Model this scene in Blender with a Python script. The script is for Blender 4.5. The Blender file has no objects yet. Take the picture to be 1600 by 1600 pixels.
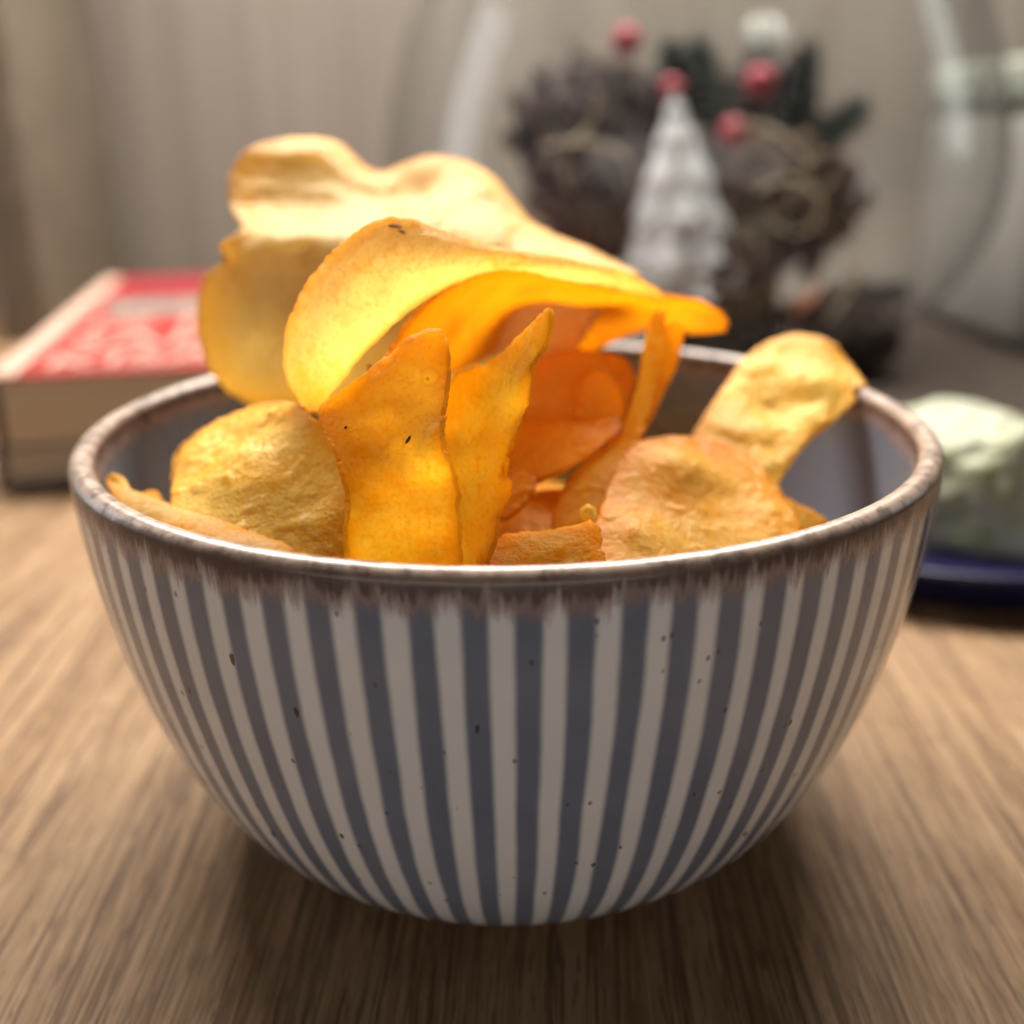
import bpy, bmesh, math, random
import numpy as np
from mathutils import Vector, Matrix, noise as mnoise

# ------------------------------------------------------------------ camera, light, exposure
sc = bpy.context.scene
COL = sc.collection
R = 0.075                      # outer rim radius of the bowl (m)
BH = 1.0245 * R                # bowl height
FPX = 1700.0                   # focal length in pixels of the 1600 px photograph
CAM = np.array([0.0, -2.5717 * R, BH + 0.6573 * R])
PITCH, YAW, ROLL = 0.3395, 0.0043, -0.0115
_f = np.array([math.sin(YAW) * math.cos(PITCH), math.cos(YAW) * math.cos(PITCH), -math.sin(PITCH)])
_r = np.array([math.cos(YAW), -math.sin(YAW), 0.0])
_u = np.cross(_r, _f)
_r, _u = math.cos(ROLL) * _r + math.sin(ROLL) * _u, -math.sin(ROLL) * _r + math.cos(ROLL) * _u

cam_data = bpy.data.cameras.new('camera')
cam = bpy.data.objects.new('camera', cam_data)
COL.objects.link(cam)
M = Matrix.Identity(4)
for i in range(3):
    M[i][0], M[i][1], M[i][2], M[i][3] = _r[i], _u[i], -_f[i], CAM[i]
cam.matrix_world = M
cam_data.sensor_width = 36
cam_data.lens = 36 * FPX / 1600
cam_data.clip_start = 0.01
cam_data.clip_end = 50
cam_data.dof.use_dof = True
cam_data.dof.focus_distance = 0.146
cam_data.dof.aperture_fstop = 8.5
sc.camera = cam

world = bpy.data.worlds.new('World')
sc.world = world
world.use_nodes = True
bgn = world.node_tree.nodes['Background']
bgn.inputs[0].default_value = (1.0, 0.90, 0.82, 1)
bgn.inputs[1].default_value = 0.02


def area(name, loc, target, sx, sy, power, color):
    l = bpy.data.lights.new(name, 'AREA')
    l.shape = 'RECTANGLE'
    l.size, l.size_y, l.energy, l.color = sx, sy, power, color
    o = bpy.data.objects.new(name, l)
    COL.objects.link(o)
    o.location = loc
    d = Vector(target) - Vector(loc)
    o.rotation_euler = d.to_track_quat('-Z', 'Y').to_euler()
    return o


# the window behind and above the bowl, and the dim room in front of it
area('window_light', (-0.03, 0.44, 0.60), (-0.01, 0.09, 0.0), 0.80, 0.28, 23.5, (1.0, 0.95, 0.88))
area('side_window_left', (-0.78, 0.40, 0.34), (0.1, 0.40, 0.12), 0.24, 0.6, 1.9, (0.96, 0.97, 1.0))
area('side_window_right', (0.90, 0.36, 0.36), (0.1, 0.42, 0.16), 0.16, 0.4, 0.55, (0.9, 1.0, 0.94))
area('room_light', (-0.2, -1.5, 0.33), (0.0, 0.0, 0.08), 2.4, 0.54, 9.0, (1.0, 0.93, 0.88))

sc.view_settings.view_transform = 'Standard'
sc.view_settings.look = 'None'
sc.view_settings.exposure = 0.0
sc.view_settings.gamma = 1.0
sc.render.engine = 'CYCLES'
sc.cycles.use_denoising = True
sc.cycles.max_bounces = 8
sc.cycles.diffuse_bounces = 3
sc.cycles.glossy_bounces = 3
sc.cycles.transmission_bounces = 6
sc.cycles.transparent_max_bounces = 10
sc.cycles.caustics_reflective = False
sc.cycles.caustics_refractive = False
sc.cycles.sample_clamp_indirect = 6.0
sc.cycles.use_adaptive_sampling = True
sc.cycles.adaptive_threshold = 0.05
sc.cycles.adaptive_min_samples = 12

rnd = random.Random(7)


# ------------------------------------------------------------------ helpers
def at(px, py, Y):
    """the point at world depth Y that the photograph shows at pixel (px, py)"""
    d = _f + _r * ((px - 800) / FPX) - _u * ((py - 800) / FPX)
    return CAM + d * ((Y - CAM[1]) / d[1])


def at_z(px, py, z):
    d = _f + _r * ((px - 800) / FPX) - _u * ((py - 800) / FPX)
    return CAM + d * ((z - CAM[2]) / d[2])


def new_mesh(name, verts, faces, smooth=True):
    me = bpy.data.meshes.new(name)
    me.from_pydata([tuple(map(float, v)) for v in verts], [], faces)
    if smooth:
        me.polygons.foreach_set('use_smooth', [True] * len(me.polygons))
    me.update()
    return me


def link(name, me, mat, parent=None, loc=None):
    o = bpy.data.objects.new(name, me)
    COL.objects.link(o)
    if mat is not None and me is not None and not me.materials:
        me.materials.append(mat)
    if loc is not None:
        o.location = loc
    if parent is not None:
        o.parent = parent
    return o


def empty(name, loc, rot=(0, 0, 0)):
    o = bpy.data.objects.new(name, None)
    COL.objects.link(o)
    o.location = loc
    o.rotation_euler = rot
    o.empty_display_size = 0.01
    return o


def tag(o, label=None, cat=None, group=None, kind=None):
    if label: o['label'] = label
    if cat: o['category'] = cat
    if group: o['group'] = group
    if kind: o['kind'] = kind
    return o


def lathe(profile, n=192, cap_end=False):
    """profile: list of (r, z)"""
    V, F = [], []
    k = len(profile)
    for (r, z) in profile:
        for i in range(n):
            a = 2 * math.pi * i / n
            V.append((r * math.cos(a), r * math.sin(a), z))
    for j in range(k - 1):
        for i in range(n):
            i2 = (i + 1) % n
            F.append((j * n + i, j * n + i2, (j + 1) * n + i2, (j + 1) * n + i))
    if cap_end:
        V.append((0, 0, profile[-1][1]))
        c = len(V) - 1
        for i in range(n):
            F.append(((k - 1) * n + i, (k - 1) * n + (i + 1) % n, c))
    return V, F


def rounded_box(sx, sy, sz, b=0.002, seg=3):
    """a bevelled box standing on z = 0"""
    bm = bmesh.new()
    bmesh.ops.create_cube(bm, size=1.0)
    for v in bm.verts:
        v.co = Vector((v.co.x * sx, v.co.y * sy, (v.co.z + 0.5) * sz))
    bmesh.ops.bevel(bm, geom=bm.edges[:], offset=b, segments=seg, affect='EDGES', profile=0.5)
    me = bpy.data.meshes.new('box')
    bm.to_mesh(me)
    bm.free()
    me.polygons.foreach_set('use_smooth', [True] * len(me.polygons))
    return me


def tube(points, radii, n=8):
    P = [Vector(p) for p in points]
    V, F = [], []
    up = Vector((0.13, 0.27, 0.95)).normalized()
    for i, p in enumerate(P):
        t = (P[min(i + 1, len(P) - 1)] - P[max(i - 1, 0)]).normalized()
        a = t.cross(up)
        if a.length < 1e-3:
            a = t.cross(Vector((1, 0, 0)))
        a.normalize()
        b = t.cross(a).normalized()
        for k in range(n):
            w = 2 * math.pi * k / n
            V.append(p + (a * math.cos(w) + b * math.sin(w)) * radii[i])
    for i in range(len(P) - 1):
        for k in range(n):
            k2 = (k + 1) % n
            F.append((i * n + k, i * n + k2, (i + 1) * n + k2, (i + 1) * n + k))
    F.append(tuple(reversed(range(n))))
    F.append(tuple((len(P) - 1) * n + k for k in range(n)))
    return V, F


def smooth_path(pts, n=24):
    pts = [np.array(p, float) for p in pts]
    out = []
    for i in range(len(pts) - 1):
        p0, p1, p2, p3 = pts[max(i - 1, 0)], pts[i], pts[i + 1], pts[min(i + 2, len(pts) - 1)]
        for s in range(n):
            t = s / n
            out.append(0.5 * ((2 * p1) + (-p0 + p2) * t + (2 * p0 - 5 * p1 + 4 * p2 - p3) * t * t + (-p0 + 3 * p1 - 3 * p2 + p3) * t ** 3))
    out.append(pts[-1])
    return out


# ------------------------------------------------------------------ material helpers
class NT:
    def __init__(self, name):
        self.m = bpy.data.materials.new(name)
        self.m.use_nodes = True
        self.t = self.m.node_tree
        self.t.nodes.clear()
        self.out = self.t.nodes.new('ShaderNodeOutputMaterial')

    def n(self, typ, **kw):
        nd = self.t.nodes.new(typ)
        for k, v in kw.items():
            setattr(nd, k, v)
        return nd

    def set(self, sock, v):
        if isinstance(v, bpy.types.NodeSocket):
            self.t.links.new(v, sock)
        elif isinstance(v, (tuple, list)) and sock.type == 'RGBA' and len(v) == 3:
            sock.default_value = (*v, 1)
        else:
            sock.default_value = v

    def math(self, op, a, b=0.0, c=None, clamp=False):
        nd = self.n('ShaderNodeMath', operation=op, use_clamp=clamp)
        self.set(nd.inputs[0], a)
        self.set(nd.inputs[1], b)
        if c is not None:
            self.set(nd.inputs[2], c)
        return nd.outputs[0]

    def mix(self, fac, a, b, blend='MIX'):
        nd = self.n('ShaderNodeMix', data_type='RGBA', blend_type=blend)
        self.set(nd.inputs[0], fac)
        self.set(nd.inputs[6], a)
        self.set(nd.inputs[7], b)
        return nd.outputs[2]

    def smooth(self, v, lo, hi, a=0.0, b=1.0):
        nd = self.n('ShaderNodeMapRange', interpolation_type='SMOOTHSTEP')
        for i, x in enumerate((v, lo, hi, a, b)):
            self.set(nd.inputs[i], x)
        return nd.outputs[0]

    def coord(self, which='Object'):
        return self.n('ShaderNodeTexCoord').outputs[which]

    def mapping(self, vec, scale=(1, 1, 1), loc=(0, 0, 0), rot=(0, 0, 0)):
        nd = self.n('ShaderNodeMapping')
        self.set(nd.inputs['Vector'], vec)
        nd.inputs['Scale'].default_value = scale
        nd.inputs['Location'].default_value = loc
        nd.inputs['Rotation'].default_value = rot
        return nd.outputs[0]

    def noise(self, vec, scale, detail=4.0, rough=0.55, dist=0.0):
        nd = self.n('ShaderNodeTexNoise')
        self.set(nd.inputs['Vector'], vec)
        self.set(nd.inputs['Scale'], scale)
        nd.inputs['Detail'].default_value = detail
        nd.inputs['Roughness'].default_value = rough
        nd.inputs['Distortion'].default_value = dist
        return nd.outputs['Fac']

    def voronoi(self, vec, scale):
        nd = self.n('ShaderNodeTexVoronoi')
        self.set(nd.inputs['Vector'], vec)
        self.set(nd.inputs['Scale'], scale)
        return nd.outputs['Distance'], nd.outputs['Color']

    def bump(self, h, strength=0.3, dist=0.001, normal=None):
        nd = self.n('ShaderNodeBump')
        nd.inputs['Strength'].default_value = strength
        nd.inputs['Distance'].default_value = dist
        self.set(nd.inputs['Height'], h)
        if normal is not None:
            self.set(nd.inputs['Normal'], normal)
        return nd.outputs[0]

    def principled(self, color, rough=0.5, spec=0.5, normal=None, **kw):
        nd = self.n('ShaderNodeBsdfPrincipled')
        self.set(nd.inputs['Base Color'], color)
        self.set(nd.inputs['Roughness'], rough)
        self.set(nd.inputs['Specular IOR Level'], spec)
        if normal is not None:
            self.set(nd.inputs['Normal'], normal)
        for k, v in kw.items():
            self.set(nd.inputs[k.replace('_', ' ')], v)
        return nd.outputs[0]

    def done(self, shader):
        self.t.links.new(shader, self.out.inputs['Surface'])
        return self.m


def simple_mat(name, col_a, col_b, scale=60, rough=0.6, spec=0.4, bump=0.2, bdist=0.0006, **kw):
    t = NT(name)
    c = t.coord()
    f = t.noise(c, scale, 5)
    col = t.mix(t.smooth(f, 0.3, 0.7), col_a, col_b)
    nrm = t.bump(t.noise(c, scale * 3, 4), bump, bdist)
    return t.done(t.principled(col, rough, spec, nrm, **kw))


# ------------------------------------------------------------------ materials
def mat_wood():
    t = NT('table_wood')
    c = t.coord()
    wob = t.noise(t.mapping(c, (9, 2.2, 1)), 1.0, 2)
    off = t.math('MULTIPLY', t.math('SUBTRACT', wob, 0.5), 0.030)
    sep = t.n('ShaderNodeSeparateXYZ')
    t.set(sep.inputs[0], c)
    cmb = t.n('ShaderNodeCombineXYZ')
    t.set(cmb.inputs[0], t.math('ADD', sep.outputs[0], off))
    t.set(cmb.inputs[1], sep.outputs[1])
    v = cmb.outputs[0]
    broad = t.noise(t.mapping(v, (120, 2.6, 1)), 1.0, 3, 0.5)
    mid = t.noise(t.mapping(v, (560, 10.0, 1), (3.1, 0.7, 0)), 1.0, 4, 0.6)
    fine = t.noise(t.mapping(v, (1500, 42, 1), (1.7, 4.2, 0)), 1.0, 3, 0.6)
    pores = t.noise(t.mapping(v, (1500, 110, 1), (5.7, 1.2, 0)), 1.0, 2, 0.5)
    base = t.mix(t.smooth(broad, 0.32, 0.68), (0.160, 0.087, 0.039), (0.256, 0.157, 0.083))
    base = t.mix(t.math('MULTIPLY', t.smooth(mid, 0.49, 0.58), 0.85), base, (0.100, 0.054, 0.027))
    base = t.mix(t.math('MULTIPLY', t.smooth(fine, 0.48, 0.62), 0.55), base, (0.325, 0.214, 0.122))
    base = t.mix(t.math('MULTIPLY', t.smooth(pores, 0.57, 0.66), 0.6), base, (0.075, 0.042, 0.022))
    h = t.math('ADD', t.math('MULTIPLY', mid, -0.6), t.math('MULTIPLY', fine, 0.5))
    nrm = t.bump(h, 0.25, 0.0006)
    rough = t.math('ADD', 0.50, t.math('MULTIPLY', mid, 0.2))
    return t.done(t.principled(base, rough, 0.14, nrm))


def mat_wall():
    t = NT('wall_laminate')
    c = t.coord()
    a = t.noise(t.mapping(c, (42, 1, 1.6)), 1.0, 3, 0.5)
    b = t.noise(t.mapping(c, (190, 1, 3.0), (2, 0, 5)), 1.0, 3, 0.55)
    col = t.mix(t.smooth(a, 0.35, 0.68), (0.180, 0.155, 0.130), (0.218, 0.192, 0.162))
    col = t.mix(t.math('MULTIPLY', t.smooth(b, 0.52, 0.72), 0.5), col, (0.135, 0.107, 0.093))
    return t.done(t.principled(col, 0.5, 0.3, t.bump(b, 0.15, 0.0005)))


def mat_bowl():
    t = NT('striped_glaze')
    c = t.coord()
    sep = t.n('ShaderNodeSeparateXYZ')
    t.set(sep.inputs[0], c)
    x, y, z = sep.outputs
    ang = t.math('ARCTAN2', y, x)
    rad = t.math('SQRT', t.math('ADD', t.math('MULTIPLY', x, x), t.math('MULTIPLY', y, y)))
    # hand-painted stripes: 72 strokes, width and edge wander slightly
    low = t.noise(t.mapping(c, (40, 40, 22)), 1.0, 2)
    hi = t.noise(t.mapping(c, (260, 260, 120)), 1.0, 3)
    warp = t.math('ADD', t.math('MULTIPLY', t.math('SUBTRACT', low, 0.5), 1.1), t.math('MULTIPLY', t.math('SUBTRACT', hi, 0.5), 0.35))
    ph = t.math('ADD', t.math('MULTIPLY', ang, 72.0), t.math('ADD', warp, 4.0))
    s = t.math('COSINE', ph)
    wd = t.math('MULTIPLY', t.math('SUBTRACT', t.noise(t.mapping(c, (75, 75, 9), (4, 2, 1)), 1.0, 2), 0.5), 0.8)
    s = t.math('ADD', s, wd)
    blue = t.smooth(s, -0.70, 0.46)
    cream = t.mix(t.noise(c, 45, 3), (0.62, 0.595, 0.57), (0.72, 0.70, 0.685))
    bl = t.mix(t.noise(c, 70, 4), (0.112, 0.126, 0.168), (0.192, 0.210, 0.262))
    col = t.mix(blue, cream, bl)
    # iron specks, some drawn out downwards
    sv = t.mapping(c, (1, 1, 0.42))
    vd, vcol = t.voronoi(sv, 250)
    vc = t.n('ShaderNodeSeparateColor')
    t.set(vc.inputs[0], vcol)
    lim = t.math('SUBTRACT', t.math('MULTIPLY', t.smooth(vc.outputs[0], 0.35, 1.0), 0.155), 0.035)
    wob = t.math('MULTIPLY', t.math('SUBTRACT', t.noise(c, 1400, 2), 0.5), 0.10)
    spk = t.smooth(t.math('SUBTRACT', t.math('ADD', vd, wob), lim), 0.02, -0.02)
    col = t.mix(t.math('MULTIPLY', spk, 0.9), col, (0.05, 0.032, 0.022))
    vd2, vcol2 = t.voronoi(t.mapping(c, (1, 1, 0.7), (0.3, 0.1, 0.2)), 420)
    vc2 = t.n('ShaderNodeSeparateColor')
    t.set(vc2.inputs[0], vcol2)
    spk2 = t.math('MULTIPLY', t.smooth(vd2, 0.20, 0.08), t.smooth(vc2.outputs[1], 0.66, 0.76))
    col = t.mix(t.math('MULTIPLY', spk2, 0.7), col, (0.10, 0.06, 0.045))
    # inside: blue-grey glaze running into olive brown
    up_in = t.noise(t.mapping(c, (24, 24, 30)), 1.0, 3)
    inside_col = t.mix(t.smooth(up_in, 0.42, 0.66), (0.150, 0.172, 0.222), (0.185, 0.180, 0.150))
    # which side: inner profile lies ISH inside the outer one, stored as an attribute
    at_ = t.n('ShaderNodeAttribute', attribute_name='inner')
    inn = at_.outputs['Fac']
    col = t.mix(inn, col, inside_col)
    # brown rim glaze with runs
    cyl = t.n('ShaderNodeCombineXYZ')
    t.set(cyl.inputs[0], t.math('MULTIPLY', ang, 34.0))
    t.set(cyl.inputs[1], t.math('MULTIPLY', z, 60.0))
    t.set(cyl.inputs[2], t.math('MULTIPLY', inn, 7.0))
    cv = cyl.outputs[0]
    runs = t.noise(cv, 1.0, 4, 0.65)
    runs2 = t.noise(cv, 3.2, 4, 0.6)
    d = t.math('SUBTRACT', BH, z)            # depth below the lip
    d = t.math('ADD', d, t.math('MULTIPLY', t.math('SUBTRACT', runs, 0.5), 0.0075))
    d = t.math('ADD', d, t.math('MULTIPLY', t.math('SUBTRACT', runs2, 0.5), 0.0050))
    band = t.smooth(d, 0.0068, 0.0038)
    dark = t.smooth(d, 0.0042, 0.0022)
    stain = t.mix(runs2, (0.21, 0.125, 0.10), (0.34, 0.235, 0.20))
    col = t.mix(t.math('MULTIPLY', band, 0.8), col, stain)
    deep = t.mix(runs2, (0.050, 0.026, 0.018), (0.135, 0.078, 0.058))
    col = t.mix(t.math('MULTIPLY', dark, 0.9), col, deep)
    lipm = t.smooth(t.math('SUBTRACT', BH, z), 0.0017, 0.0004)
    lipn = t.noise(c, 330, 4, 0.6)
    col = t.mix(t.math('MULTIPLY', lipm, t.smooth(lipn, 0.3, 0.6)), col, (0.36, 0.265, 0.20))
    h = t.math('ADD', t.math('MULTIPLY', t.noise(c, 120, 3), 0.8), t.math('MULTIPLY', t.noise(c, 900, 2), 0.06))
    h = t.math('ADD', h, t.math('MULTIPLY', blue, -0.25))
    nrm = t.bump(h, 0.18, 0.0007)
    rough = t.math('ADD', t.math('ADD', 0.12, t.math('MULTIPLY', hi, 0.12)), t.math('MULTIPLY', t.math('MULTIPLY', band, runs2), 0.30))
    return t.done(t.principled(col, rough, 0.5, nrm))


def mat_chip(name, tone=0.0, glow=0.5, a=(0.90, 0.56, 0.085), b=(0.94, 0.72, 0.24), through=(1.0, 0.74, 0.13)):
    """thin fried potato slice: lets light through, mottled, toasted at the edge"""
    t = NT(name)
    c = t.coord()
    info = t.n('ShaderNodeObjectInfo')
    off = t.n('ShaderNodeCombineXYZ')
    t.set(off.inputs[0], t.math('MULTIPLY', info.outputs['Random'], 3.0))
    va = t.n('ShaderNodeVectorMath', operation='ADD')
    t.set(va.inputs[0], c)
    t.set(va.inputs[1], off.outputs[0])
    v = va.outputs[0]
    big = t.noise(v, 80, 2, 0.55)
    mid = t.noise(v, 330, 3, 0.62)
    fine = t.noise(v, 1500, 2, 0.65)
    edge = t.n('ShaderNodeAttribute', attribute_name='edge').outputs['Fac']
    mott = t.math('ADD', t.math('MULTIPLY', big, 0.55), t.math('MULTIPLY', mid, 0.45))
    col = t.mix(t.smooth(t.math('ADD', mott, tone), 0.42, 0.58), a, b)
    col = t.mix(t.math('MULTIPLY', t.smooth(mid, 0.50, 0.66), 0.30), col, (a[0] * 0.86, a[1] * 0.70, a[2] * 0.6))
    col = t.mix(t.math('MULTIPLY', t.smooth(fine, 0.52, 0.66), 0.36), col, (0.95, 0.80, 0.38))
    col = t.mix(t.math('MULTIPLY', t.smooth(fine, 0.47, 0.34), 0.36), col, (a[0] * 0.75, a[1] * 0.58, a[2] * 0.4))
    # the slice is thinner and darker fried towards its edge
    col = t.mix(t.math('MULTIPLY', t.smooth(edge, 0.66, 1.0), 0.70), col, (a[0], a[1] * 0.84, a[2] * 0.5))
    # toasted edge
    e = t.math('ADD', edge, t.math('MULTIPLY', t.math('SUBTRACT', mid, 0.5), 0.10))
    tmask = t.math('MULTIPLY', t.smooth(e, 0.945, 1.0), t.smooth(t.noise(v, 90, 2), 0.32, 0.54))
    col = t.mix(t.math('MULTIPLY', tmask, 0.75), col, (0.50, 0.20, 0.035))
    # fry bubbles: pale domes with a darker ring
    bd, bcol = t.voronoi(v, 330)
    bsep = t.n('ShaderNodeSeparateColor')
    t.set(bsep.inputs[0], bcol)
    has = t.smooth(bsep.outputs[1], 0.45, 0.70)
    bd = t.math('ADD', bd, t.math('MULTIPLY', t.math('SUBTRACT', fine, 0.5), 0.22))
    dome = t.math('MULTIPLY', t.smooth(bd, 0.46, 0.12), has)
    ring = t.math('MULTIPLY', t.math('MULTIPLY', t.smooth(bd, 0.32, 0.44), t.smooth(bd, 0.60, 0.46)), has)
    col = t.mix(t.math('MULTIPLY', dome, 0.38), col, (min(b[0] + 0.01, 0.98), b[1] * 1.06, b[2] * 1.35))
    col = t.mix(t.math('MULTIPLY', ring, 0.22), col, (a[0] * 0.85, a[1] * 0.66, a[2] * 0.5))
    # brown patches and little dark specks
    patch = t.smooth(t.math('ADD', t.noise(v, 58, 4, 0.65), t.math('MULTIPLY', fine, 0.08)), 0.62, 0.78)
    col = t.mix(t.math('MULTIPLY', patch, 0.5), col, (0.55, 0.24, 0.055))
    vd, vcol = t.voronoi(v, 260)
    vcs = t.n('ShaderNodeSeparateColor')
    t.set(vcs.inputs[0], vcol)
    spk = t.math('MULTIPLY', t.smooth(t.math('ADD', vd, t.math('MULTIPLY', fine, 0.10)), 0.15, 0.08), t.smooth(vcs.outputs[0], 0.78, 0.86))
    col = t.mix(t.math('MULTIPLY', spk, 0.7), col, (0.20, 0.08, 0.02))
    h = t.math('ADD', t.math('MULTIPLY', mid, 0.8), t.math('MULTIPLY', fine, 0.40))
    h = t.math('ADD', h, t.math('MULTIPLY', dome, 0.35))
    nrm = t.bump(h, 0.55, 0.0007)
    rough = t.math('ADD', 0.32, t.math('MULTIPLY', mid, 0.25))
    pr = t.principled(col, rough, 0.24, nrm)
    tr = t.n('ShaderNodeBsdfTranslucent')
    tcol = t.mix(0.3, col, through, 'MIX')
    t.set(tr.inputs['Color'], tcol)
    t.set(tr.inputs['Normal'], nrm)
    ms = t.n('ShaderNodeMixShader')
    ms.inputs[0].default_value = glow
    t.t.links.new(pr, ms.inputs[1])
    t.t.links.new(tr.outputs[0], ms.inputs[2])
    return t.done(ms.outputs[0])


def mat_thin_glass(name, veil=0.05, tint=(0.93, 0.935, 0.925)):
    t = NT(name)
    tr = t.n('ShaderNodeBsdfTransparent')
    lw = t.n('ShaderNodeLayerWeight')
    lw.inputs['Blend'].default_value = 0.5
    # light crosses more glass near the outline
    t.set(tr.inputs[0], t.mix(t.math('POWER', lw.outputs['Facing'], 4.0), tint, (0.50, 0.52, 0.50)))
    gl = t.n('ShaderNodeBsdfGlossy')
    gl.inputs['Roughness'].default_value = 0.14
    df = t.n('ShaderNodeBsdfDiffuse')
    t.set(df.inputs[0], (0.8, 0.8, 0.8))
    fr = t.math('ADD', 0.035, t.math('MULTIPLY', t.math('POWER', lw.outputs['Facing'], 3.0), 0.75))
    m1 = t.n('ShaderNodeMixShader')
    m1.inputs[0].default_value = veil
    t.t.links.new(tr.outputs[0], m1.inputs[1])
    t.t.links.new(df.outputs[0], m1.inputs[2])
    m2 = t.n('ShaderNodeMixShader')
    t.set(m2.inputs[0], fr)
    t.t.links.new(m1.outputs[0], m2.inputs[1])
    t.t.links.new(gl.outputs[0], m2.inputs[2])
    return t.done(m2.outputs[0])


MW = mat_wood()
MWALL = mat_wall()
MBOWL = mat_bowl()
MCHIP = mat_chip('potato_chip_golden', 0.0, 0.85, (0.96, 0.55, 0.03), (0.98, 0.76, 0.16), (1.0, 0.76, 0.09))
MCHIP_YEL = mat_chip('potato_chip_yellow', 0.08, 0.78, (0.94, 0.60, 0.09), (0.97, 0.80, 0.40), (1.0, 0.80, 0.34))
MCHIP_BACK = mat_chip('potato_chip_light', 0.10, 0.60, (0.94, 0.68, 0.18), (0.97, 0.82, 0.42), (1.0, 0.76, 0.13))
MCHIP_PALE = mat_chip('potato_chip_pale', 0.04, 0.44, (0.94, 0.57, 0.045), (0.97, 0.71, 0.14), (1.0, 0.74, 0.10))
MCHIP_DEEP = mat_chip('potato_chip_amber_shaded', -0.04, 0.66, (0.93, 0.50, 0.03), (0.95, 0.60, 0.06), (1.0, 0.63, 0.035))  # amber deepened to carry the shade under the arch and in the hollow
MCHIP_TOAST = mat_chip('potato_chip_toasted', 0.02, 0.54, (0.90, 0.48, 0.035), (0.95, 0.62, 0.10), (1.0, 0.70, 0.08))
MGLASS = mat_thin_glass('vase_glass', 0.036)

# ------------------------------------------------------------------ the setting
WALL_Y = 0.66
TABLE_FRONT = -0.15
me = new_mesh('table_top', [(-0.9, TABLE_FRONT, 0), (0.9, TABLE_FRONT, 0), (0.9, WALL_Y, 0), (-0.9, WALL_Y, 0),
    (-0.9, TABLE_FRONT, -0.03), (0.9, TABLE_FRONT, -0.03), (0.9, WALL_Y, -0.03), (-0.9, WALL_Y, -0.03)],
    [(0, 1, 2, 3), (0, 4, 5, 1), (4, 7, 6, 5), (1, 5, 6, 2), (3, 7, 4, 0)], False)
tag(link('table_top', me, MW), kind='structure')
me = new_mesh('wall', [(-0.9, WALL_Y, -0.1), (0.9, WALL_Y, -0.1), (0.9, WALL_Y, 0.52), (-0.9, WALL_Y, 0.52)], [(0, 1, 2, 3)], False)
tag(link('wall', me, MWALL), kind='structure')
# the darker panel that closes the niche on the left
pl = at(14, 0, 0.50)
MPANEL = simple_mat('panel_dark', (0.12, 0.098, 0.07), (0.16, 0.13, 0.095), 30, 0.55)
me = rounded_box(0.03, 0.155, 0.46, 0.003)
tag(link('wall_panel', me, MPANEL, None, (at(36, 250, 0.50)[0] - 0.015, 0.578, 0.0)), kind='structure')

# ------------------------------------------------------------------ the bowl
A_, B_, RF = 1.7038, 2.2891, 0.4592


def outer_r(z):
    t = min(max((BH - z) / BH, 0.0), 1.0)
    return R * (((1 - t ** A_) ** (1 / B_)) * (1 - RF) + RF)


WT = 0.0042


def inner_r(z):
    """radius of the inside wall"""
    zi = max((z - 0.006), 0.0) * BH / (BH - 0.006)
    return outer_r(zi) - WT


def make_bowl():
    root = empty('ceramic_bowl', (0, 0, 0))
    tag(root, 'round ceramic bowl with blue-grey and cream stripes and brown rim, full of chips', 'bowl')
    prof, inn = [], []
    FOOT = 0.0022
    # outside from the foot to just under the lip
    ts = [1 - (i / 64.0) ** 1.5 for i in range(65)]      # 1 = foot .. 0 = rim
    for tt in ts:
        z = BH * (1 - tt)
        if z < FOOT:
            continue
        if z > BH - 0.0022:
            break
        prof.append((outer_r(z), z)); inn.append(0.0)
    k_out = len(prof) - 1
    zc = BH - 0.0021
    r_o = outer_r(zc); r_i = inner_r(zc)
    rc, rr = (r_o + r_i) / 2, (r_o - r_i) / 2
    for k in range(1, 16):
        a = math.pi * k / 16
        prof.append((rc + rr * math.cos(a), zc + 0.0021 * math.sin(a)))
        inn.append(min(max((k - 6) / 5.0, 0), 1))
    k_in = len(prof)
    for k in range(0, 56):
        q = (k / 55.0) ** 0.75
        z = (BH - 0.0024) * (1 - q) + 0.0062 * q
        prof.append((max(inner_r(z), 0.001), z)); inn.append(1.0)
    n = 256

    def part(name, lo, hi, cap):
        V, F = lathe(prof[lo:hi + 1], n, cap)
        me = new_mesh(name, V, F)
        at_ = me.attributes.new('inner', 'FLOAT', 'POINT')
        vals = []
        for j in range(lo, hi + 1):
            vals += [inn[j]] * n
        if cap: vals.append(1.0)
        at_.data.foreach_set('value', vals)
        return link(name, me, MBOWL, root)
    part('outer_wall', 0, k_out, False)
    part('rim', k_out, k_in, False)
    part('inner_wall', k_in, len(prof) - 1, True)
    # unglazed foot ring
    MF = simple_mat('bare_clay', (0.30, 0.22, 0.16), (0.42, 0.32, 0.24), 200, 0.85)
    r0 = outer_r(FOOT)
    V, F = lathe([(r0 - 0.0004, FOOT + 0.0002), (r0 - 0.0012, 0.0006), (r0 - 0.0022, 0.0002), (r0 - 0.0055, 0.0002), (r0 - 0.0065, 0.0012), (r0 - 0.008, 0.0030)], 160, True)
    link('foot_ring', new_mesh('foot_ring', V, F), MF, root)
    return root


make_bowl()


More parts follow.
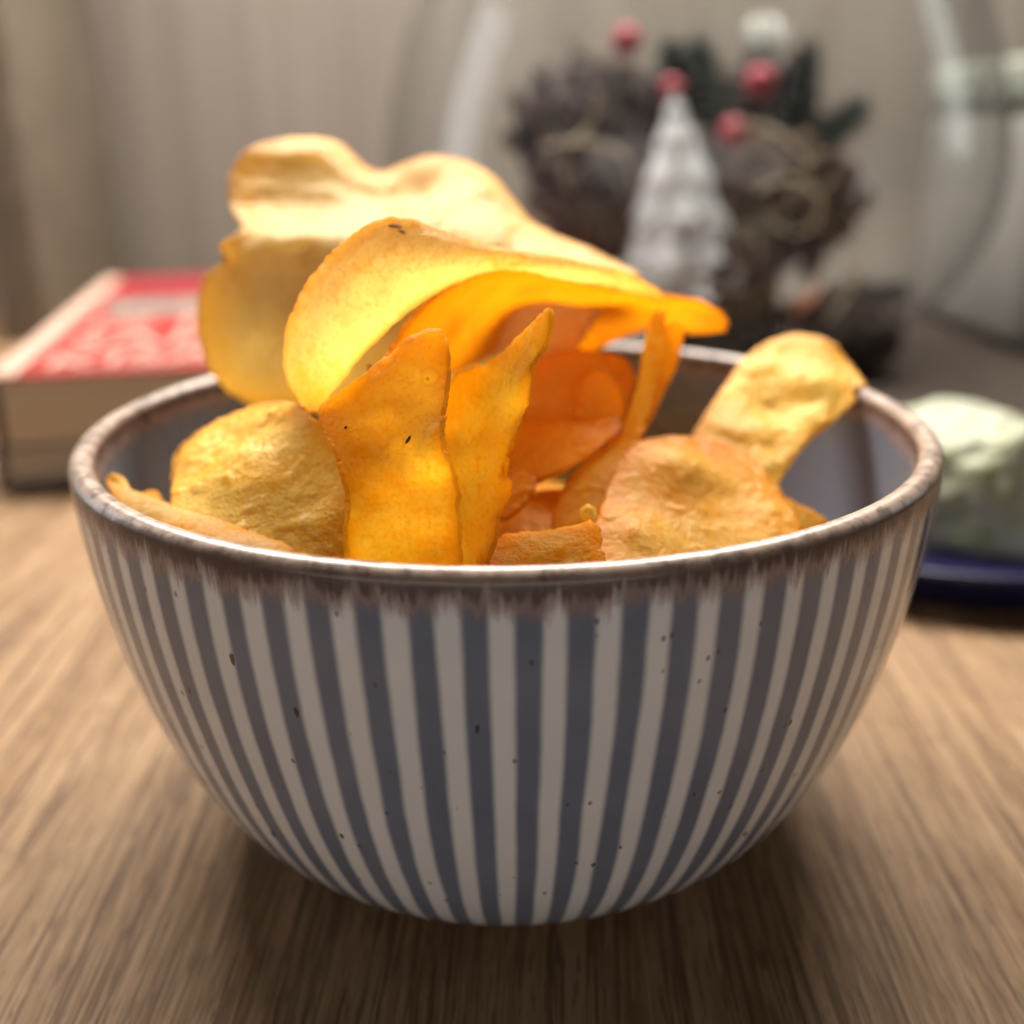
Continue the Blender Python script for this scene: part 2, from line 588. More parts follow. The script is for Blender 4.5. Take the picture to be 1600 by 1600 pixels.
# ------------------------------------------------------------------ the chips
def closed_curve(pts, n=240):
    """Catmull-Rom through the points, resampled by length"""
    P = np.array(pts, float)
    m = len(P)
    dense = []
    for i in range(m):
        p0, p1, p2, p3 = P[(i - 1) % m], P[i], P[(i + 1) % m], P[(i + 2) % m]
        for s in range(24):
            t = s / 24
            dense.append(0.5 * ((2 * p1) + (-p0 + p2) * t + (2 * p0 - 5 * p1 + 4 * p2 - p3) * t * t + (-p0 + 3 * p1 - 3 * p2 + p3) * t ** 3))
    D = np.array(dense)
    L = np.concatenate([[0], np.cumsum(np.linalg.norm(np.roll(D, -1, 0) - D, axis=1))])
    D2 = np.vstack([D, D[:1]])
    s = np.linspace(0, L[-1], n, endpoint=False)
    return np.stack([np.interp(s, L, D2[:, k]) for k in range(3)], 1)


def nz(p, s, seed):
    return mnoise.noise(Vector((p[0] * s + seed * 3.7, p[1] * s + seed * 1.3, p[2] * s - seed * 2.1)))


def normals_of(P, F):
    N = np.zeros_like(P)
    F = np.array(F)
    a, b, c = P[F[:, 0]], P[F[:, 1]], P[F[:, 2]]
    fn = np.cross(b - a, c - a)
    for k in range(F.shape[1]):
        np.add.at(N, F[:, k], fn)
    l = np.linalg.norm(N, axis=1, keepdims=True)
    return N / np.maximum(l, 1e-12)


CHIP_N = [0]


def finish_chip(P, F, loop, edge, name, label, mat, dents, blister, thick, fine, keep_in, group):
    """P mid-surface points, F faces, loop boundary vertex ids in order, edge 0..1 per vertex"""
    CHIP_N[0] += 1
    seed = CHIP_N[0] * 1.618
    Ft = []
    for f in F:
        Ft.append(f[:3])
        if len(f) == 4: Ft.append((f[0], f[2], f[3]))
    N = normals_of(P, Ft)
    # make the normals look towards the camera
    if np.mean(np.sum(N * (CAM - P), 1)) < 0:
        N = -N
        F = [tuple(reversed(f)) for f in F]
        loop = list(reversed(loop))
    for (c, s, h) in dents:
        d2 = np.sum((P - c) ** 2, 1)
        P = P + N * (h * np.exp(-d2 / (2 * s * s)))[:, None]
    wave = np.array([nz(p, 62, seed) for p in P]) * 0.0006
    P = P + N * wave[:, None]
    up = np.empty(len(P)); lo = np.empty(len(P))
    for i, p in enumerate(P):
        b1 = max(nz(p, 150, seed + 5) - 0.05, 0) * blister * 0.55
        b2 = max(nz(p, 165, seed + 9) - 0.08, 0) * blister * 0.55
        g = nz(p, 620, seed + 2) * fine + max(nz(p, 420, seed + 11) - 0.18, 0) * 0.00055
        g2 = nz(p, 640, seed + 3) * fine
        fall = 1 - 0.25 * edge[i] ** 8
        b1 *= 1 - edge[i] ** 10; b2 *= 1 - edge[i] ** 10
        up[i] = thick * 0.5 * fall + b1 + g
        lo[i] = thick * 0.5 * fall + b2 + g2
    T = P + N * up[:, None]
    B = P - N * lo[:, None]
    V = np.vstack([T, B])
    if keep_in:
        for i in range(len(V)):
            z = V[i, 2]
            if z < BH + 0.0005:
                V[i, 2] = z = max(z, 0.0085)
                lim = inner_r(min(z, BH - 0.0025)) - 0.0009
                q = math.hypot(V[i, 0], V[i, 1])
                if q > lim:
                    V[i, 0] *= lim / q; V[i, 1] *= lim / q
    n = len(P)
    FF = [tuple(f) for f in F] + [tuple(n + k for k in reversed(f)) for f in F]
    m = len(loop)
    for k in range(m):
        a, b = loop[k], loop[(k + 1) % m]
        FF.append((b, a, n + a, n + b))
    ctr = V.mean(0)
    me = new_mesh(name, V - ctr, FF)
    me.polygons.foreach_set('use_smooth', [True] * (len(FF) - m) + [False] * m)
    at_ = me.attributes.new('edge', 'FLOAT', 'POINT')
    at_.data.foreach_set('value', np.concatenate([edge, edge]).astype(np.float32))
    o = link(name, me, mat, None, tuple(ctr))
    tag(o, label, 'chip', group)
    return o


GROUP = 'potato chips heaped in the bowl'


def chip(outline, label, mat=None, dents=(), blister=0.0022, thick=0.0008, fine=0.00007, jag=0.00035,
         keep_in=True, name='potato_chip', rings=30, group=GROUP, world_pts=False):
    """outline: (px, py, Y) round the chip; harmonic surface inside"""
    pts = np.array(outline, float) if world_pts else np.array([at(*p) for p in outline])
    n = 400 if rings > 25 else 240
    C = closed_curve(pts, n)
    ctr = C.mean(0)
    seed = (CHIP_N[0] + 1) * 0.77
    for i in range(n):
        d = C[i] - ctr
        d /= np.linalg.norm(d) + 1e-9
        C[i] = C[i] + d * (nz(C[i], 330, seed) * jag * 0.9 + nz(C[i], 1150, seed + 4) * jag * 0.9 + nz(C[i], 2300, seed + 8) * jag * 0.5)
    K = np.fft.fft(C, axis=0) / n
    ks = np.fft.fftfreq(n, 1.0 / n)
    P, E = [], []
    th = np.arange(n) * 2 * np.pi / n
    ex = np.exp(1j * np.outer(th, ks))
    for j in range(rings, 0, -1):
        r = j / rings
        w = r ** np.abs(ks)
        P.append((ex @ (K * w[:, None])).real)
        E += [r] * n
    P.append(K[0:1].real)
    E.append(0.0)
    P = np.vstack(P)
    F = []
    for j in range(rings - 1):
        for i in range(n):
            i2 = (i + 1) % n
            F.append((j * n + i, j * n + i2, (j + 1) * n + i2, (j + 1) * n + i))
    c = len(P) - 1
    for i in range(n):
        F.append(((rings - 1) * n + i, (rings - 1) * n + (i + 1) % n, c))
    dd = []
    for (px, py, Y, s_px, h) in dents:
        cc = at(px, py, Y)
        dd.append((cc, s_px * np.linalg.norm(cc - CAM) / FPX, h))
    return finish_chip(P, F, list(range(n)), np.array(E), name, label, mat or MCHIP, dd, blister, thick, fine, keep_in, group)


def chip_rows(rows, label, mat=None, dents=(), blister=0.0020, thick=0.0008, fine=0.00007, jag=0.0004,
              keep_in=True, name='potato_chip', nu=260, nv=44, group=GROUP):
    """rows: cross-sections of equal length, each a list of (px, py, Y); smooth sheet through them"""
    G = np.array([[at(*p) for p in r] for r in rows])

    def spline(A, n):
        m = len(A)
        out = []
        for s in np.linspace(0, m - 1, n):
            i = min(int(s), m - 2); t = s - i
            p1, p2 = A[i], A[i + 1]
            p0 = A[i - 1] if i > 0 else 2 * p1 - p2
            p3 = A[i + 2] if i + 2 < m else 2 * p2 - p1
            out.append(0.5 * ((2 * p1) + (-p0 + p2) * t + (2 * p0 - 5 * p1 + 4 * p2 - p3) * t * t + (-p0 + 3 * p1 - 3 * p2 + p3) * t ** 3))
        return np.array(out)
    S = spline(G, nv)                       # nv x cols
    S = spline(S.transpose(1, 0, 2), nu)    # nu x nv x 3
    seed = (CHIP_N[0] + 1) * 0.91
    E = np.zeros((nu, nv))
    for i in range(nu):
        for j in range(nv):
            u, v = 2 * i / (nu - 1) - 1, 2 * j / (nv - 1) - 1
            E[i, j] = max(abs(u), abs(v))
    for i in range(nu):
        for j, j2 in ((0, 1), (nv - 1, nv - 2)):
            d = S[i, j] - S[i, j2]
            d /= np.linalg.norm(d) + 1e-9
            S[i, j] += d * (nz(S[i, j], 330, seed) * jag * 0.7 + nz(S[i, j], 1150, seed) * jag * 0.9 + nz(S[i, j], 2300, seed) * jag * 0.5)
    P = S.reshape(-1, 3)
    F = []
    for i in range(nu - 1):
        for j in range(nv - 1):
            F.append((i * nv + j, (i + 1) * nv + j, (i + 1) * nv + j + 1, i * nv + j + 1))
    loop = [i * nv for i in range(nu)] + [(nu - 1) * nv + j for j in range(1, nv)] + [i * nv + nv - 1 for i in range(nu - 2, -1, -1)] + [j for j in range(nv - 2, 0, -1)]
    dd = []
    for (px, py, Y, s_px, h) in dents:
        cc = at(px, py, Y)
        dd.append((cc, s_px * np.linalg.norm(cc - CAM) / FPX, h))
    return finish_chip(P, F, loop, E.reshape(-1), name, label, mat or MCHIP, dd, blister, thick, fine, keep_in, group)


# --- the big pale chip at the back: stands up, then bends away from the camera
chip_a = chip_rows([
    [(452, 221, .058), (525, 226, .062), (588, 262, .060), (680, 243, .060), (765, 272, .058), (832, 348, .048), (925, 393, .036), (1000, 428, .026)],
    [(385, 238, .052), (480, 250, .054), (580, 285, .052), (672, 275, .050), (752, 296, .048), (828, 360, .042), (915, 400, .032), (995, 433, .024)],
    [(358, 278, .046), (460, 285, .048), (570, 312, .046), (660, 310, .042), (745, 325, .040), (820, 374, .034), (905, 408, .027), (985, 440, .020)],
    [(360, 322, .040), (450, 330, .040), (555, 345, .037), (645, 352, .033), (735, 362, .030), (812, 392, .028), (890, 420, .022), (970, 448, .018)],
    [(377, 352, .033), (445, 360, .031), (540, 366, .029), (640, 385, .026), (730, 400, .024), (810, 420, .022), (880, 440, .020), (960, 460, .020)],
    [(372, 366, .030), (440, 376, .027), (532, 385, .026), (630, 405, .024), (722, 420, .022), (800, 440, .020), (872, 455, .019), (950, 472, .019)],
    [(345, 382, .029), (430, 405, .025), (522, 415, .024), (620, 440, .022), (712, 455, .020), (790, 470, .018), (862, 482, .018), (935, 492, .018)],
    [(349, 408, .0285), (420, 432, .024), (510, 445, .0225), (610, 470, .021), (705, 490, .020), (782, 500, .019), (852, 508, .019), (920, 515, .019)],
    [(318, 440, .028), (400, 480, .0225), (490, 495, .020), (590, 520, .020), (690, 540, .020), (770, 550, .020), (840, 550, .020), (900, 550, .020)],
    [(309, 500, .027), (390, 530, .021), (478, 540, .019), (578, 560, .020), (678, 575, .021), (758, 580, .021), (822, 580, .021), (884, 580, .021)],
    [(325, 565, .025), (390, 590, .020), (465, 600, .018), (560, 615, .020), (660, 625, .022), (735, 625, .023), (800, 625, .023), (858, 625, .023)],
    [(356, 612, .024), (404, 636, .020), (460, 642, .018), (550, 650, .020), (650, 650, .022), (720, 650, .024), (780, 650, .024), (840, 650, .024)],
], 'largest pale chip at the top back of the heap, bent over double', MCHIP_BACK, nv=70,
    dents=[(640, 295, .048, 34, -.0042), (590, 262, .058, 26, -.001), (470, 250, .055, 45, .0015)], keep_in=False, blister=0.0030)

# --- small lobe beside the brown notch of the big chip
# --- the curled yellow chip in front of it
chip_b = chip_rows([
    [(478, 640, -.027), (444, 570, -.026), (462, 480, -.026), (520, 395, -.026), (605, 345, -.026), (700, 366, -.025), (800, 394, -.020), (900, 408, -.011), (985, 428, .000), (1040, 462, .010)],
    [(486, 642, -.028), (480, 575, -.029), (515, 490, -.030), (580, 420, -.030), (650, 385, -.029), (725, 390, -.026), (810, 403, -.021), (900, 418, -.012), (980, 436, -.001), (1038, 464, .010)],
    [(492, 642, -.028), (510, 585, -.030), (555, 515, -.031), (615, 455, -.031), (680, 420, -.029), (745, 408, -.025), (815, 411, -.020), (895, 428, -.011), (975, 444, -.001), (1036, 466, .010)],
    [(500, 640, -.027), (535, 592, -.029), (585, 535, -.030), (645, 480, -.029), (705, 446, -.026), (762, 424, -.022), (820, 418, -.017), (890, 438, -.009), (970, 452, .000), (1034, 468, .010)],
], 'bright yellow curled chip arching over the front of the heap', MCHIP_YEL,
    dents=[(560, 500, -.024, 40, .0012)], keep_in=False, blister=0.0014)

# --- the amber chip under the arch, its tip pointing right
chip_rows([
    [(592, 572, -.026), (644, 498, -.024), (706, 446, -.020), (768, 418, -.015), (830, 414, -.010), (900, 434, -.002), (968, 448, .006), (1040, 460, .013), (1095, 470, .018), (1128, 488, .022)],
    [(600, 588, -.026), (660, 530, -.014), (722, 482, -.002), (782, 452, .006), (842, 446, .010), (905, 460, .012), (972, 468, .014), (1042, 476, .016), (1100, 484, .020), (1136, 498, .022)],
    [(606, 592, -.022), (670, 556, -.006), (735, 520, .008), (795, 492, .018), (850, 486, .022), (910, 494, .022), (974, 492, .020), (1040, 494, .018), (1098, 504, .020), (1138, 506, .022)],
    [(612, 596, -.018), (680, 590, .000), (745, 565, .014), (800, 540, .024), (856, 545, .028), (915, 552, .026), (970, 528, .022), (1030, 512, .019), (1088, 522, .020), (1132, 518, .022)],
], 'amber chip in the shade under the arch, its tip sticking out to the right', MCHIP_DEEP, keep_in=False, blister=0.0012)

# --- left, pale and blistered
chip([(494, 652, -.034), (460, 632, -.026), (400, 637, -.018), (340, 660, -.016), (300, 690, -.018), (277, 722, -.022), (270, 765, -.030), (272, 820, -.040),
      (330, 900, -.052), (430, 950, -.056), (540, 940, -.053), (600, 880, -.050), (590, 800, -.046), (555, 730, -.040), (520, 685, -.036)],
     'broad pale blistered chip at the left of the heap', MCHIP_PALE, blister=0.0020,
     dents=[(400, 760, -.034, 70, .003)])
# --- upright chip left of the middle
chip_e = chip([(498, 645, -0.046), (540, 606, -0.046), (600, 560, -0.044), (650, 522, -0.043), (684, 513, -0.044), (701, 535, -0.045), (705, 580, -0.048), (697, 640, -0.052), (704, 700, -0.055),
      (716, 770, -0.057), (720, 870, -0.058), (712, 960, -0.058), (620, 975, -0.060), (550, 930, -0.060), (538, 860, -0.060), (540, 780, -0.057), (520, 705, -0.052)],
     'upright amber chip with a long dark speck, left of the middle', MCHIP, blister=0.0016,
     dents=[(690, 700, -.053, 26, .0020)])
# --- middle chip with the jagged broken edge
chip([(690, 620, -0.037), (715, 580, -0.037), (760, 570, -0.038), (800, 540, -0.038), (832, 506, -0.041), (856, 486, -0.044), (864, 500, -0.046), (852, 535, -0.046), (836, 565, -0.046), (833, 600, -0.046),
      (816, 650, -0.046), (800, 700, -0.047), (786, 746, -0.048), (799, 752, -0.048), (797, 778, -0.049), (783, 800, -0.050), (776, 845, -0.053), (762, 880, -0.054), (755, 960, -0.054), (690, 960, -0.046), (680, 800, -0.039), (680, 700, -0.037)],
     'tall amber chip with a jagged broken right edge, in the middle', MCHIP, blister=0.0010, jag=0.0006,
     dents=[(815, 600, -.046, 22, .0014)])
# --- orange chips deep inside the heap
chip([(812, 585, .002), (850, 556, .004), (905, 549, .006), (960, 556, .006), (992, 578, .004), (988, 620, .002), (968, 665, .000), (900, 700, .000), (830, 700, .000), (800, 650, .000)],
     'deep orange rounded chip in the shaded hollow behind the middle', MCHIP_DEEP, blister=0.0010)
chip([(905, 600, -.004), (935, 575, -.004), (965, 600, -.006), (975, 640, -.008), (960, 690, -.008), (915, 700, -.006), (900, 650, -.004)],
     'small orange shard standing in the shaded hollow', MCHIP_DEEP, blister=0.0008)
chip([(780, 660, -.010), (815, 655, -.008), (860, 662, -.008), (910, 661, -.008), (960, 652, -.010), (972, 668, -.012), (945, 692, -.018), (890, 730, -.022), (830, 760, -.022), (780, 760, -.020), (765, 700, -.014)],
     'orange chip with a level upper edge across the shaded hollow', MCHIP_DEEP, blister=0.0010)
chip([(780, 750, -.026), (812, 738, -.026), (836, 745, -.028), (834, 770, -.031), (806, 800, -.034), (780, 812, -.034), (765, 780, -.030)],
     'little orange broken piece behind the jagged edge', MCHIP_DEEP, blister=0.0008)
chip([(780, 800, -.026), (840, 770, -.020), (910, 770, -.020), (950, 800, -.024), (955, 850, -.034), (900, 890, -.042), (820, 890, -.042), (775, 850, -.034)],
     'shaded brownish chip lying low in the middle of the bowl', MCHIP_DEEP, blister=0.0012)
# --- thin chip standing on edge
chip_rows([
    [(1022, 490, .000), (1008, 545, -.002), (995, 610, -.006), (962, 682, -.012), (900, 735, -.020), (865, 800, -.028), (870, 860, -.036)],
    [(1030, 486, -.001), (1022, 545, -.005), (1008, 612, -.010), (985, 690, -.017), (938, 750, -.025), (905, 815, -.033), (900, 868, -.040)],
    [(1038, 488, -.001), (1038, 540, -.004), (1026, 610, -.010), (1000, 690, -.018), (966, 765, -.027), (940, 828, -.035), (935, 876, -.041)],
], 'narrow chip standing almost on edge right of the middle', MCHIP, blister=0.0008)
chip([(1040, 520, .006), (1058, 503, .006), (1066, 522, .006), (1052, 575, .004), (1026, 635, .000), (1004, 678, -.004), (990, 690, -.006), (1000, 640, -.002), (1022, 580, .002)],
     'thin sliver of chip just right of the narrow standing one', MCHIP, blister=0.0008)
# --- right-hand chips
chip([(1078, 690, .004), (1100, 650, .010), (1130, 608, .018), (1162, 562, .026), (1204, 533, .031), (1252, 524, .032), (1296, 534, .029), (1320, 560, .026), (1336, 582, .022), (1353, 602, .018),
      (1344, 622, .015), (1306, 654, .010), (1264, 690, .005), (1236, 724, .000), (1210, 764, -.006), (1170, 800, -.012), (1110, 790, -.012), (1076, 740, -.006)],
     'long ridged chip leaning on the right side of the rim', MCHIP_PALE, blister=0.0024,
     dents=[(1210, 640, .014, 30, -.002), (1260, 600, .018, 26, .0016)])
chip([(958, 745, -.028), (985, 702, -.020), (1030, 685, -.014), (1080, 682, -.011), (1130, 702, -.012), (1178, 738, -.016), (1222, 780, -.021), (1250, 822, -.027), (1230, 870, -.034), (1150, 905, -.042),
      (1060, 925, -.049), (980, 930, -.053), (928, 905, -.051), (926, 840, -.043), (940, 790, -.035)],
     'wide golden chip at the front right, against the narrow standing chip', MCHIP_TOAST, blister=0.0014,
     dents=[(1050, 750, -.022, 40, .003), (1120, 790, -.026, 30, -.0012), (1000, 830, -.040, 34, .0015)])
chip([(1086, 700, -.008), (1130, 692, -.006), (1178, 722, -.010), (1216, 765, -.015), (1224, 800, -.020), (1190, 818, -.024), (1140, 800, -.024), (1100, 760, -.018), (1082, 728, -.012)],
     'golden chip with a toasted fold lying on the wide right one', MCHIP_TOAST, blister=0.0016,
     dents=[(1150, 760, -.016, 22, .002)])
chip([(1200, 775, -.012), (1240, 785, -.014), (1292, 814, -.018), (1300, 850, -.022), (1240, 890, -.028), (1190, 870, -.026), (1180, 810, -.016)],
     'small flat golden chip lowest at the right, by the rim', MCHIP, blister=0.0014)
# --- front
chip([(764, 858, -.050), (790, 840, -.048), (850, 833, -.046), (905, 826, -.046), (934, 820, -.047), (942, 852, -.050), (944, 890, -.054), (930, 940, -.056), (850, 960, -.057), (780, 945, -.057), (760, 900, -.055)],
     'small pale broken chip at the front, just behind the rim', MCHIP, blister=0.0012, jag=0.0005)
# --- chip on edge along the left of the rim
chip_rows([
    [(166, 752, -.020), (205, 768, -.026), (250, 788, -.033), (310, 808, -.041), (385, 832, -.048), (462, 862, -.053)],
    [(172, 764, -.024), (208, 786, -.031), (256, 806, -.039), (318, 824, -.046), (390, 846, -.052), (456, 872, -.056)],
    [(180, 782, -.028), (214, 810, -.036), (264, 834, -.044), (326, 852, -.051), (392, 870, -.055), (450, 890, -.058)],
], 'thin yellow chip lying on edge along the front left of the rim', MCHIP_YEL, blister=0.0012, jag=0.0006, thick=0.0013)
chip([(166, 752, -.018), (178, 742, -.018), (194, 752, -.019), (206, 772, -.022), (196, 784, -.024), (176, 772, -.021)],
     'pale curled tip at the far left, inside the rim', MCHIP_PALE, blister=0.0008, rings=16)
chip([(222, 775, -.022), (240, 768, -.021), (252, 780, -.022), (262, 800, -.026), (244, 815, -.030), (222, 800, -.028)],
     'little yellow fragment poking up behind the thin left chip', MCHIP, blister=0.0008, rings=16)
chip([(272, 718, -.010), (290, 694, -.008), (330, 672, -.006), (380, 680, -.008), (400, 740, -.014), (340, 800, -.024), (285, 780, -.020), (270, 745, -.014)],
     'pale chip edge peeping out behind the broad blistered left one', MCHIP_PALE, blister=0.0012)

# --- buried chips that carry the heap
for k in range(11):
    a = k * 2.399 + 0.4
    q = 0.008 + 0.0030 * k
    z0 = 0.016 + 0.0036 * k
    q = min(q, inner_r(z0) - 0.028)
    cx, cy = q * math.cos(a), q * math.sin(a)
    tx, ty = rnd.uniform(-.4, .4), rnd.uniform(-.4, .4)
    pts = []
    for i in range(10):
        w = 2 * math.pi * i / 10
        rr = 0.023 * (1 + 0.12 * math.sin(2 * w + k) + rnd.uniform(-.06, .06))
        x, y = rr * math.cos(w) * 1.1, rr * math.sin(w)
        pts.append((cx + x, cy + y, z0 + tx * x + ty * y + 8 * (x * x - y * y)))
    chip(pts, 'golden chip buried low in the bowl under the visible heap', MCHIP, blister=0.0014, rings=20, group='chips buried under the heap', world_pts=True)

# --- the dark speck on the upright chip, and the toasted tip of the yellow arch
from mathutils.bvhtree import BVHTree
MSPECK = simple_mat('burnt_speck', (0.05, 0.018, 0.008), (0.10, 0.04, 0.015), 900, 0.7, 0.2, 0.2)


MTOAST = simple_mat('toasted_mark', (0.40, 0.14, 0.035), (0.52, 0.22, 0.06), 900, 0.7, 0.2, 0.2)


def speck(o, px, py, w, h, tilt, mat=None):
    bv = BVHTree.FromPolygons([v.co.copy() for v in o.data.vertices], [tuple(p.vertices) for p in o.data.polygons])
    org = Vector(CAM) - o.location
    d = (Vector(at(px, py, -.02)) - Vector(CAM)).normalized()
    hit, nrm, _i, _d = bv.ray_cast(org, d)
    if hit is None:
        return
    if nrm.dot(d) > 0: nrm = -nrm
    bm = bmesh.new()
    bmesh.ops.create_icosphere(bm, subdivisions=2, radius=1.0)
    for v in bm.verts:
        k = 1 + 0.5 * mnoise.noise(v.co * 1.7 + Vector((px, py, 0)))
        v.co = Vector((v.co.x * w * k, v.co.y * h * k, v.co.z * 0.00018))
    me = bpy.data.meshes.new('burnt_speck')
    bm.to_mesh(me); bm.free()
    q = link('burnt_speck', me, mat or MSPECK, o)
    q.location = hit
    q.rotation_euler = (nrm.to_track_quat('Z', 'Y').to_matrix() @ Matrix.Rotation(tilt, 3, 'Z')).to_euler()


speck(chip_e, 638, 687, .00022, .00065, -.35)
speck(chip_e, 540, 668, .00018, .00022, 0)
speck(chip_b, 617, 353, .0011, .00035, -.2, MTOAST)
speck(chip_b, 628, 362, .0006, .0003, -.6, MTOAST)
speck(chip_a, 374, 356, .0014, .0006, .3, MTOAST)
speck(chip_a, 352, 404, .0008, .0006, .2, MTOAST)

# --- crumbs
MCRUMB = MCHIP_PALE
for (px, py, Y, s, lab) in [(921, 802, -.040, .0013, 'pale crumb caught on the chips right of the hollow'),
                            (577, 574, -.036, .0006, 'tiny crumb under the left end of the yellow arch')]:
    bm = bmesh.new()
    bmesh.ops.create_icosphere(bm, subdivisions=3, radius=s)
    for v in bm.verts:
        v.co *= 1 + 0.45 * mnoise.noise(v.co * 900)
    me = bpy.data.meshes.new('crumb')
    bm.to_mesh(me); bm.free()
    me.polygons.foreach_set('use_smooth', [True] * len(me.polygons))
    me.attributes.new('edge', 'FLOAT', 'POINT')
    tag(link('chip_crumb', me, MCRUMB, None, tuple(at(px, py, Y))), lab, 'crumb')


# ------------------------------------------------------------------ books on the left
def text_mesh(body, width, height):
    cu = bpy.data.curves.new('txt', 'FONT')
    cu.body = body
    cu.extrude = 0.0
    o = bpy.data.objects.new('txt', cu)
    COL.objects.link(o)
    bpy.context.view_layer.update()
    dg = bpy.context.evaluated_depsgraph_get()
    me = bpy.data.meshes.new_from_object(o.evaluated_get(dg))
    bpy.data.objects.remove(o)
    co = np.empty(len(me.vertices) * 3)
    me.vertices.foreach_get('co', co)
    co = co.reshape(-1, 3)
    mn, mx = co.min(0), co.max(0)
    co[:, 0] = (co[:, 0] - mn[0]) / (mx[0] - mn[0]) * width
    co[:, 1] = (co[:, 1] - mn[1]) / (mx[1] - mn[1]) * height
    me.vertices.foreach_set('co', co.reshape(-1))
    me.materials.clear()
    return me


MRED = simple_mat('red_cover', (0.195, 0.014, 0.012), (0.235, 0.020, 0.017), 40, 0.7, 0.15, 0.05)
MCREAM = simple_mat('cream_print', (0.36, 0.235, 0.18), (0.41, 0.28, 0.215), 80, 0.7, 0.15, 0.05)
MPIC = simple_mat('cover_picture', (0.07, 0.08, 0.08), (0.20, 0.185, 0.14), 45, 0.7, 0.15, 0.05)
MDRED = simple_mat('dark_red_band', (0.15, 0.012, 0.018), (0.19, 0.018, 0.022), 40, 0.7, 0.15, 0.05)
MGREYB = simple_mat('grey_violet_cover', (0.16, 0.12, 0.125), (0.22, 0.17, 0.17), 40, 0.45, 0.4, 0.1)


def mat_pages():
    t = NT('paper_pages')
    c = t.coord()
    n = t.noise(t.mapping(c, (6, 6, 2600)), 1.0, 2)
    col = t.mix(n, (0.34, 0.255, 0.17), (0.54, 0.44, 0.32))
    return t.done(t.principled(col, 0.8, 0.2, t.bump(n, 0.4, 0.0004)))


MPAGE = mat_pages()
ZT = 0.0435                      # top of the upper book
fl = at_z(-22, 590, ZT)          # front left corner of its cover
bl = at_z(168, 434, ZT)          # back left corner
BW = 0.21
BD = float(np.hypot(*(bl - fl)[:2]))
brz = math.atan2(-(bl - fl)[0], (bl - fl)[1])
book = empty('red_book', (float(fl[0]), float(fl[1]), 0.0), (0, 0, brz))
tag(book, 'thick red paperback with cream title, lying behind the bowl on a grey one', 'book')
Z0 = 0.0158
TH = ZT - Z0


def slab(name, x0, x1, y0, y1, z0, z1, mat, parent, b=0.0004):
    me = rounded_box(x1 - x0, y1 - y0, z1 - z0, b, 2)
    return link(name, me, mat, parent, ((x0 + x1) / 2, (y0 + y1) / 2, z0))


slab('page_block', 0.003, BW - 0.003, 0.0015, BD - 0.002, Z0 + 0.0012, ZT - 0.0012, MPAGE, book)
cover = slab('front_cover', 0.0, BW, 0.0, BD, ZT - 0.0011, ZT, MRED, book)
slab('back_cover', 0.0, BW, 0.0, BD, Z0, Z0 + 0.0011, MGREYB, book)
slab('spine', -0.0012, 0.0001, 0.0, BD, Z0, ZT - 0.0002, MCREAM, book, 0.0003)


def on_cover(name, me, mat, x, y, dz=0.0004):
    o = link(name, me, mat, cover)
    # cover's origin is the middle of its underside
    o.location = (x - BW / 2, y - BD / 2, 0.0011 + dz)
    return o


def rect_me(w, h):
    return new_mesh('print', [(0, 0, 0), (w, 0, 0), (w, h, 0), (0, h, 0)], [(0, 1, 2, 3)], False)


on_cover('cover_edge_strip', rect_me(0.0085, BD - 0.002), MCREAM, 0.0006, 0.001, 0.0003)
on_cover('cover_picture', rect_me(BW - 0.045, BD * 0.17), MPIC, 0.018, BD * 0.47, 0.0003)
on_cover('cover_band', rect_me(BW - 0.04, BD * 0.27), MDRED, 0.016, BD * 0.70, 0.0003)
on_cover('title_line', text_mesh('KISA TARIHI', BW - 0.040, BD * 0.095), MCREAM, 0.018, BD * 0.035)
on_cover('title_line', text_mesh('SAKLI DAR', BW - 0.040, BD * 0.105), MCREAM, 0.018, BD * 0.165)
on_cover('title_line', text_mesh('IZ DA ADA', BW - 0.045, BD * 0.110), MCREAM, 0.020, BD * 0.315)

low = empty('grey_book', (float(fl[0]) - 0.004, float(fl[1]) + 0.006, 0.0), (0, 0, brz + 0.03))
tag(low, 'thin dark grey-violet book lying under the red paperback', 'book')
slab('page_block', 0.002, BW + 0.004, 0.002, BD - 0.004, 0.0012, 0.0140, MPAGE, low)
slab('front_cover', 0.0, BW + 0.006, 0.0, BD - 0.003, 0.0140, 0.0156, MGREYB, low)
slab('back_cover', 0.0, BW + 0.006, 0.0, BD - 0.003, 0.0001, 0.0012, MGREYB, low)
slab('spine', -0.0012, 0.0001, 0.0, BD - 0.003, 0.0001, 0.0154, MGREYB, low, 0.0003)


# ------------------------------------------------------------------ plate with cut cabbage on the right
MNAVY = simple_mat('navy_glaze', (0.007, 0.006, 0.030), (0.011, 0.009, 0.045), 60, 0.3, 0.3, 0.05)
PX, PY, PR = 0.142, 0.150, 0.082
plate = empty('navy_plate', (PX, PY, 0.0))
tag(plate, 'dark navy blue plate on the table right of the bowl', 'plate')
V, F = lathe([(PR - 0.012, 0.0030), (PR - 0.008, 0.0022), (PR - 0.004, 0.006), (PR - 0.001, 0.0110), (PR, 0.0126), (PR - 0.0010, 0.0136), (PR - 0.0035, 0.0130), (PR - 0.009, 0.0090), (PR - 0.016, 0.0075)], 128, True)
link('dish', new_mesh('dish', V, F), MNAVY, plate)
V, F = lathe([(PR - 0.010, 0.004), (PR - 0.010, 0.0003), (PR - 0.016, 0.0003), (PR - 0.016, 0.006)], 96)
link('foot_ring', new_mesh('foot_ring', V, F), MNAVY, plate)


